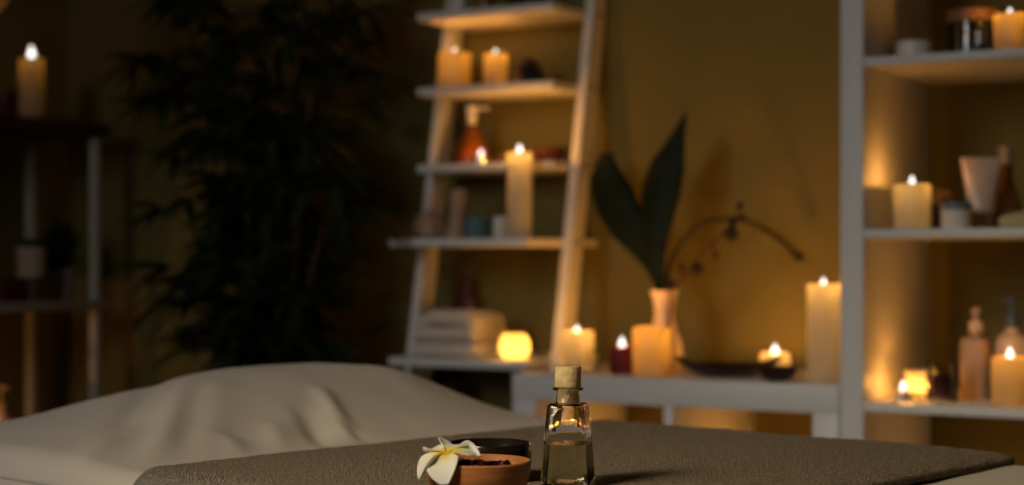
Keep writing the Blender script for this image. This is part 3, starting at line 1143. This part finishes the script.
zt_ = 1.575
for side, x in ((-1, -lw / 2 - RT / 2), (1, lw / 2 + RT / 2)):
    bm = bmesh.new()
    D_ = 0.062
    q = []
    for z in (0.0, zt_):
        for dx in (-RT / 2, RT / 2):
            for dy in (0, D_):
                yy = rail_t(z) + dy - 0.2
                q.append(bm.verts.new((x + dx, min(yy, WALL - 0.2 - 0.001), z)))
    for f in ((0, 1, 3, 2), (4, 6, 7, 5), (0, 4, 5, 1), (2, 3, 7, 6), (0, 2, 6, 4), (1, 5, 7, 3)):
        bm.faces.new([q[i] for i in f])
    bmesh.ops.bevel(bm, geom=bm.edges[:], offset=0.002, segments=2, affect='EDGES')
    finish('rail', bm, 'white', lad)
LZ = [0.736, 0.997, 1.165, 1.3385, 1.508]
for z, tf in zip(LZ, (0.12, 0.12, 0.234, 0.234, 0.234)):
    tb_ = WALL - 0.006
    sh = finish('shelf', box_bm((0, (tf + tb_) / 2 - 0.2, z - 0.009), (lw - 0.001, tb_ - tf, 0.018), 0.002), 'white', lad)
    for sx in (-1, 1):
        bm = bmesh.new()
        add_tube(bm, [(sx * (lw / 2 + RT - 0.001), rail_t(z) + 0.030 - 0.2, z - 0.009), (sx * (lw / 2 + RT + 0.003), rail_t(z) + 0.030 - 0.2, z - 0.009)], 0.005, 12)
        finish('screw', bm, 'screw', sh, loc=None)
finish('shelf', box_bm((0, (0.07 + WALL - 0.006) / 2 - 0.2, 0.40), (lw - 0.001, WALL - 0.076, 0.018), 0.002), 'white', lad)
L5, L4, L3, L2, L1 = LZ


def simple(name, label, cat, prof, px, t, z0, mat, seg=32, group=None, wob=None, rot=WROT):
    p = W(S(px, t), t, z0)
    k = p.y / F
    bm = lathe_bm([(r * k, z * k) for r, z in prof], seg, wob=wob)
    return tag(finish(name, bm, mat, loc=p, rotz=rot), label, cat, group)


# top shelf: only the feet show
simple('ceramic_jar', 'white jar on the top ladder shelf nearest the bamboo plant', 'jar',
       [(0, 0), (8, 0), (9, 2), (9, 22), (7, 26), (0, 26)], 459, 0.30, L1, 'ceramic')
simple('brown_jar', 'brown jar standing between the white and black jars on the ladder top', 'jar',
       [(0, 0), (9, 0), (10, 2), (10, 20), (7, 26), (7, 34), (0, 34)], 486, 0.32, L1, 'brown_glass')
simple('black_jar', 'black squat jar on the ladder top nearest the wall light', 'jar',
       [(0, 0), (12, 0), (14, 3), (14, 14), (9, 19), (0, 19)], 533, 0.32, L1, 'black_stone')
# second shelf
pillar('stout yellow-orange candle on the ladder shelf, closest to its plant side rail', 454.5, 0.31, L2, 33, 53, mat='wax_pink', power=0.17, sink=0.014, seed=10, fr=0.007)
pillar('smaller yellow-orange candle right beside the black stone on the ladder shelf', 495.5, 0.31, L2, 24, 54, mat='wax_pink', power=0.16, sink=0.014, seed=11, fr=0.007)
simple('stone_ornament', 'black rounded stone ornament beside the yellow-orange candles on the ladder shelf', 'ornament',
       [(0, 0), (10, 0), (14.5, 4), (14.5, 12), (11, 20), (5, 27), (0, 28)], 529, 0.32, L2, 'black_stone', wob=lambda a, z: 0.06 * math.sin(3 * a + 1))
simple('gold_glint', 'slim golden vial standing in for a flame reflection on the black stone ornament', 'glint',
       [(0, 0), (3, 0), (4, 1), (4, 12), (3, 15), (3, 24), (0, 24)], 517, 0.27, L2, 'gold', seg=16)  # gold solid stands in for a candle flame's reflection
# third shelf
t_ = 0.33
p = W(S(472, t_), t_, L3)
k = p.y / F
ab = thing('pump_bottle', 'conical amber bottle with a white pump on the ladder shelf', 'bottle', p, WROT, 'pump bottles')
finish('body', lathe_bm([(0, 0)] and
                        [(a * k, b * k) for a, b in [(0, 0), (18, 0), (20.5, 2), (20, 8), (16, 20), (10.5, 31), (6.5, 38), (5, 41), (0, 41)]], 32), 'amber', ab)
bm = bmesh.new()
add_lathe(bm, [(a * k, b * k) for a, b in [(0, 41), (4, 41), (4.5, 46), (5.5, 52), (6, 58), (4.5, 61), (0, 61)]], 20)
add_tube(bm, [Vector((0, 0, 57 * k)), Vector((20 * k, 0, 57 * k))], 1.5 * k, 8)
finish('pump_head', bm, 'ceramic', ab)
tealight('tealight at the foot of the amber bottle on the ladder shelf', 481, 0.255, L3, power=0.30, fh=0.016)
simple('lacquer_bowl', 'low dark red lacquer bowl behind the tall ladder candle', 'bowl',
       [(0, 0), (10, 0), (13, 3), (19, 11), (20, 15), (18.5, 15), (13, 7), (0, 3)], 548, 0.35, L3, 'red_lacquer')
simple('lacquer_cup', 'tiny dark red cup between the amber bottle and tall candle', 'cup',
       [(0, 0), (5, 0), (6.5, 2), (7, 9), (6, 9), (5, 3), (0, 3)], 503, 0.33, L3, 'red_lacquer', seg=24)
# fourth shelf
simple('herb_pouch', 'lumpy beige herbal pouch at the plant end of the ladder shelf', 'pouch',
       [(0, 0), (11, 0), (16, 5), (16.5, 13), (13, 21), (8, 26), (4, 28), (0, 28.5)], 430, 0.25, L4, 'herb_wood', wob=lambda a, z: 0.07 * math.sin(4 * a) + 0.04 * math.sin(7 * a + 1))
bm = bmesh.new()
p = W(S(455, 0.24), 0.24, L4)
k = p.y / F
add_lathe(bm, [(a * k, b * k) for a, b in [(0, 0), (8, 0), (9.5, 3), (9, 9), (7.5, 16), (7.5, 30), (9, 40), (9, 46), (6, 50), (0, 51)]], 28)
for v in bm.verts:
    v.co.x += v.co.z * 0.10
tag(finish('massage_pestle', bm, 'herb_wood', loc=p, rotz=WROT), 'upright tan wooden massage pestle beside the beige herbal pouch', 'pestle')
simple('round_bowl', 'small blue-green ceramic bowl on the ladder shelf', 'bowl',
       [(0, 0), (9, 0), (12, 3), (14, 10), (14, 20), (13, 20.5), (12.5, 10), (9, 4), (0, 4)], 477, 0.20, L4, 'teal')
simple('round_cup', 'small white cup partly behind the tall candle on the ladder shelf', 'cup',
       [(0, 0), (6, 0), (8, 3), (8.5, 12), (8, 22), (7, 22), (7.3, 12), (5, 3), (0, 3)], 501, 0.20, L4, 'ceramic')
pillar('tallest cream pillar candle on the ladder shelf, reaching above the shelf behind', 519.5, 0.165, L4, 25, 153, power=0.9, seed=12, fr=0.0075, fh=0.03)
# fifth shelf
t_ = 0.245
tw = W(S(461, t_), t_, L5)
k = tw.y / F
for i in range(3):
    bm = bmesh.new()
    L_, Wd, Hh = (63 - 2 * i) * k / CS, 0.155 - 0.006 * i, 0.0335
    prof = []
    n_ = 28
    for q in range(n_):
        a = 2 * PI * q / n_
        ca, sa = math.cos(a), math.sin(a)
        e = 5.0
        kk = 1 / ((abs(ca) ** e + abs(sa) ** e) ** (1 / e))
        prof.append((ca * kk, sa * kk))
    rings = []
    NX = 24
    for j in range(NX + 1):
        x = -1 + 2 * j / NX
        end = 1.0 if 0 < j < NX else 0.90
        ring = []
        for (a, b) in prof:
            zz = b * Hh / 2 * end
            # the folded layers pinch the open end
            if x > -0.98:
                zz *= 1 - 0.05 * math.exp(-((b) / 0.2) ** 2)
            yy = a * Wd / 2 * end
            pv = Vector((x * L_ / 2, yy, zz))
            pv.z += noise.noise(Vector((pv.x * 18, pv.y * 18, i * 3.0))) * 0.003
            pv.x += noise.noise(Vector((pv.z * 60, pv.y * 10, i * 5.0))) * 0.004
            if i == 2:
                pv.z -= 0.016 * max(0, x * x - 0.25)
            ring.append(bm.verts.new(pv))
        rings.append(ring)
    for A, Bq in zip(rings, rings[1:]):
        bridge(bm, A, Bq)
    bm.faces.new(rings[0][::-1])
    bm.faces.new(rings[-1])
    o = finish('folded_towel', bm, 'towel_white', loc=tw + Vector((0, 0, 0.0175 + i * 0.0342)), rotz=WROT + (0.03, -0.03, 0.02)[i], ang=60)
    tag(o, ('folded white towel at the bottom of the stack on the ladder shelf', 'folded white towel in the middle of the stack on the ladder shelf',
            'folded white towel on top of the stack on the ladder shelf')[i], 'towel', 'folded towels on the ladder shelf')
bm = bmesh.new()
p = W(S(466, 0.405), 0.405, L5)
k = p.y / F
add_lathe(bm, [(a * k, b * k) for a, b in [(0, 0), (14, 0), (15, 3), (11, 10), (12, 26), (13, 40), (10, 52), (6, 58), (4.5, 60), (6, 65), (6, 71), (3.5, 76), (0, 78)]], 24)
for v in bm.verts:
    v.co.y *= 0.55
    if v.co.z < 55 * k:
        v.co.x *= 1.25
tag(finish('carved_figurine', bm, 'red_lacquer', loc=p, rotz=WROT), 'dark red-brown carved figurine standing behind the stack of white towels', 'figurine')
t_ = 0.16
p = W(S(514.5, t_), t_, L5)
k = p.y / F * 0.93
gl = thing('votive_holder', 'round glowing opal glass votive holder beside the folded white towels', 'candle holder', p, WROT)
finish('glass_cup', lathe_bm([(a * k, b * k) for a, b in [(0, 0), (9, 0), (13, 3), (16.5, 11), (16.5, 18), (13.5, 26), (10.5, 28.5), (9.5, 28), (12.5, 25), (15.5, 17), (15.5, 11), (12, 4), (8, 1.5), (0, 1.5)]], 40), 'glow_glass', gl)
finish('wax', lathe_bm([(a * k, b * k) for a, b in [(0, 2), (7.5, 2), (10, 4), (0, 4.5)]], 28), 'wax_cream', gl)
flame_parts(gl, 5 * k, 0.022, 0.0055, 0.8)
# dark slatted thing leaning under the lowest shelf seen
for i, (x0, x1, dz, lb) in enumerate(((440, 414, 0.0, 'thin dark rolled mat leaning under the ladder shelf, nearer the bamboo'),
                                      ((456), 434, 0.0, 'thick dark rolled mat leaning under the ladder shelf, nearer the console'))):
    pa = vp(x1, 440, 0.30)
    pa.z = 0.43
    pb = vp(x0, 368, 0.36)
    pb.z = 0.700
    bm = bmesh.new()
    r_ = (0.017, 0.024)[i]
    dr = (pb - pa)
    add_tube(bm, [dr * 0.0, dr * 0.02, dr * 0.5, dr * 0.98, dr], [r_ * .8, r_, r_, r_, r_ * .8], 20)
    tag(finish('rolled_mat', bm, 'basket', loc=pa), lb, 'mat', 'rolled mats')

# ---------------------------------------------------------------- left shelf with plants
lt = thing('plant_stand', 'narrow shelf stand with pale posts and a red-brown top board near the bamboo', 'shelf unit', W(-1.49, 0.0, 0), WROT)
sb, sf, tf_ = -1.605, -1.378, 0.25      # back posts, front posts, far end
ox = -1.49
ZT, ZM, ZB = 1.297, 0.848, 0.485
for t in (tf_, -0.62):
    for s_ in (sb, sf):
        finish('post', box_bm((s_ - ox, t, ZT / 2 - 0.012), (0.022, 0.022, ZT - 0.03), 0.003), 'metal_white', lt)
for z, m, th in ((ZT, 'redwood', 0.030), (ZM, 'greywood', 0.022), (ZB, 'greywood', 0.022), (0.12, 'greywood', 0.022)):
    e = 0.030
    finish('board', box_bm(((sb + sf) / 2 - ox, (tf_ - 0.62) / 2, z - th / 2), (sf - sb + 2 * e, tf_ + 0.62 + 2 * e, th), 0.003), m, lt)


def by_px(px, s, lo=-1.2, hi=0.6):
    """t at which the line of constant s is seen at px"""
    for _ in range(60):
        mid = (lo + hi) / 2
        q = W(s, mid)
        x = 512 + F * q.x / q.y
        if x < px:
            lo = mid
        else:
            hi = mid
    return (lo + hi) / 2


sc_ = -1.47
pillar('tall candle burning on the red-brown top board of the plant stand', 31.5, by_px(31.5, sc_), ZT, 25, 59, mat='wax_pink', power=0.06, seed=20, s=sc_, fh=0.04, fr=0.009, sink=0.008)
t_ = by_px(5, -1.52)
p = W(-1.52, t_, ZT)
k = p.y / F
tag(finish('squat_cup', lathe_bm([(a * k, b * k) for a, b in [(0, 0), (9, 0), (11, 3), (11.5, 30), (10.5, 30), (9.5, 5), (0, 4)]], 30), 'red_lacquer', loc=p),
    'squat reddish cup at the photo edge beside the tall candle on the red-brown board', 'cup')


def bushy(name, label, s, px, z0, r, h, spread, tall, mat_pot, seed, band=None):
    t = by_px(px, s)
    p = W(s, t, z0)
    o = thing(name, label, 'potted plant', p, WROT, 'potted plants on the stand')
    if band:
        finish('pot', lathe_bm([(0, h * .45), (r * .94, h * .45), (r, h), (r * .9, h), (r * .86, h * .85), (0, h * .85)], 30), mat_pot, o)
        finish('pot_band', lathe_bm([(0, 0), (r * .85, 0), (r * .935, h * .449), (0, h * .449)], 30), band, o)
    else:
        finish('pot', lathe_bm([(0, 0), (r * .9, 0), (r, h), (r * .9, h), (r * .86, h * .85), (0, h * .85)], 30), mat_pot, o)
    finish('soil', lathe_bm([(0, h * .9), (r * .86, h * .86), (r * .84, h * .8), (0, h * .8)], 24), 'soil', o)
    bm = bmesh.new()
    rnd = random.Random(seed)
    for i in range(260):
        a = rnd.uniform(0, 2 * PI)
        el = rnd.uniform(0.1, 1.5)
        L = rnd.uniform(0.55, 1.0)
        d = Vector((math.cos(a) * math.cos(el) * spread, math.sin(a) * math.cos(el) * spread, math.sin(el) * tall)) * L
        b0 = Vector((rnd.uniform(-.5, .5) * r, rnd.uniform(-.5, .5) * r, h * .9))
        w = 0.0035
        sd = Vector((-math.sin(a), math.cos(a), 0)) * w
        v0 = bm.verts.new(b0 - sd * .4)
        v1 = bm.verts.new(b0 + sd * .4)
        mid = b0 + d * .6 + Vector((0, 0, 0.012))
        v2 = bm.verts.new(mid + sd * 1.4)
        v3 = bm.verts.new(mid - sd * 1.4)
        v4 = bm.verts.new(b0 + d)
        bm.faces.new((v0, v1, v2, v3))
        bm.faces.new((v3, v2, v4))
    finish('foliage', bm, 'bamboo_leaf', o, smooth=False)


bushy('potted_plant', 'bushy dark plant in a grey pot at the end of the stand shelf', -1.45, 61, ZM, 0.036, 0.082, 0.10, 0.16, 'pot', 5)
bushy('potted_plant', 'short sprouting plant in a beige pot with a brown foot on the stand', -1.40, 31.5, ZM, 0.036, 0.135, 0.03, 0.035, 'pot_pale', 6, 'pot_brown')
t_ = by_px(3, -1.41)
p = W(-1.41, t_, ZM)
k = p.y / F
tag(finish('red_box', box_bm((0, 0, 12 * k), (30 * k, 26 * k, 24 * k), 0.004), 'red_lacquer', loc=p, rotz=WROT), 'small dark red box at the photo edge beside the beige pot', 'box')
pump_bottle('beige pump bottle on the low board of the plant stand', 0, by_px(1, -1.40), ZB, 32, 36, 13, 68, False, 'cream_plastic', 'tan_plastic', 0.0, s=-1.40)
cl = thing('pillar_candle', 'cream candle on the low board of the plant stand past the photo edge', 'candle', W(-1.40, -0.32, ZB), WROT, 'pillar candles')
finish('wax', lathe_bm([(0, 0), (0.03, 0), (0.03, 0.076), (0.027, 0.08), (0.02, 0.074), (0, 0.074)], 32), 'wax_cream', cl)
flame_parts(cl, 0.074, power=1.2)

# paper lantern whose lower edge shows in the corner
lt_t = -0.6
pc = vp(-50, -33, lt_t)
lan = thing('paper_lantern', 'pale round paper lantern peeking into the upper corner above the plant stand', 'lantern', pc)
rl = 64.0 * pc.y / F
prof = []
for j in range(33):
    a = PI * (0.06 + 0.88 * j / 32)
    rr = rl * math.sin(a)
    prof.append((rr * (1 + 0.012 * (j % 2)), -rl * math.cos(a)))
finish('shade', lathe_bm(prof, 40), 'paper', lan)
bm = bmesh.new()
add_tube(bm, [(0, 0, rl * 0.95), (0, 0, H - pc.z)], 0.003, 8)
finish('cord', bm, 'wick', lan)

# ---------------------------------------------------------------- bamboo plant
bt_ = 0.10
bp_ = W(S(268, bt_), bt_, 0)
bam = thing('bamboo_plant', 'tall dark potted bamboo plant filling the corner beside the ladder shelf', 'plant', bp_, WROT)
finish('pot', lathe_bm([(0, 0), (0.12, 0), (0.125, 0.01), (0.155, 0.26), (0.16, 0.28), (0.145, 0.28), (0.14, 0.25), (0, 0.25)], 40), 'pot', bam)
finish('soil', lathe_bm([(0, 0.262), (0.13, 0.258), (0.138, 0.252), (0, 0.252)], 30), 'soil', bam)
rnd = random.Random(21)
leaf_bm = bmesh.new()


def blade(bm, p, d, L, w, droop):
    d = d.normalized()
    side = d.cross(Vector((0, 0, 1)))
    if side.length < 0.05:
        side = Vector((1, 0, 0))
    side.normalize()
    side = Matrix.Rotation(rnd.uniform(-0.7, 0.7), 3, d) @ side
    prev = None
    for q, ww in ((0, 0.15), (0.25, 0.85), (0.5, 1.0), (0.78, 0.6), (1.0, 0.02)):
        c = p + d * L * q + Vector((0, 0, -droop * L * q * q))
        a, b = bm.verts.new(c + side * w * ww), bm.verts.new(c - side * w * ww)
        if prev:
            bm.faces.new((prev[0], a, b, prev[1]))
        prev = (a, b)


TOPS = [(165, 60), (182, 10), (198, -50), (225, 20), (250, -40), (272, 40), (296, -20), (318, -70), (338, -20), (358, 20), (185, 200), (335, 190), (240, 120), (310, 90)]
for i, (tx, ty) in enumerate(TOPS):
    a = 2 * PI * i / len(TOPS)
    b0 = Vector((0.07 * math.cos(a), 0.07 * math.sin(a), 0.25))
    tp = vp(tx, ty, 0.10 + 0.11 * math.sin(a * 2))
    tip = Vector(((tp - bp_).dot(Vector((CS, -SN, 0))), (tp - bp_).dot(Vector((SN, CS, 0))), tp.z))
    pts = [b0]
    for q in range(1, 13):
        f = q / 12
        pt = b0.lerp(tip, f)
        pt.x = b0.x + (tip.x - b0.x) * f ** 1.5
        pts.append(pt)
    bm = bmesh.new()
    add_tube(bm, pts, [0.008 - 0.0045 * q / 12 for q in range(13)], 8)
    finish('cane', bm, 'cane', bam)
    for q in range(3, 13):
        if q < 12 and rnd.random() < 0.12:
            continue
        p0 = pts[q]
        for br in range(3 if q > 4 else 2):
            an = rnd.uniform(0, 2 * PI)
            bd = Vector((math.cos(an), math.sin(an) * 0.75, rnd.uniform(0.0, 0.6)))
            bl_ = rnd.uniform(0.04, 0.13)
            p1 = p0 + bd * bl_
            add_tube(leaf_bm, [p0, p1], 0.0016, 4, caps=False)
            for lf in range(rnd.randint(5, 8)):
                la = an + rnd.uniform(-1.1, 1.1)
                ld = Vector((math.cos(la), math.sin(la), rnd.uniform(-0.45, 0.35)))
                blade(leaf_bm, p1 - bd * bl_ * rnd.uniform(0, 0.4), ld, rnd.uniform(0.08, 0.155), rnd.uniform(0.008, 0.0135), rnd.uniform(0.1, 0.55))
for v in leaf_bm.verts:
    if v.co.y > 0.34:
        v.co.y = 0.34
finish('foliage', leaf_bm, 'bamboo_leaf', bam, smooth=False)
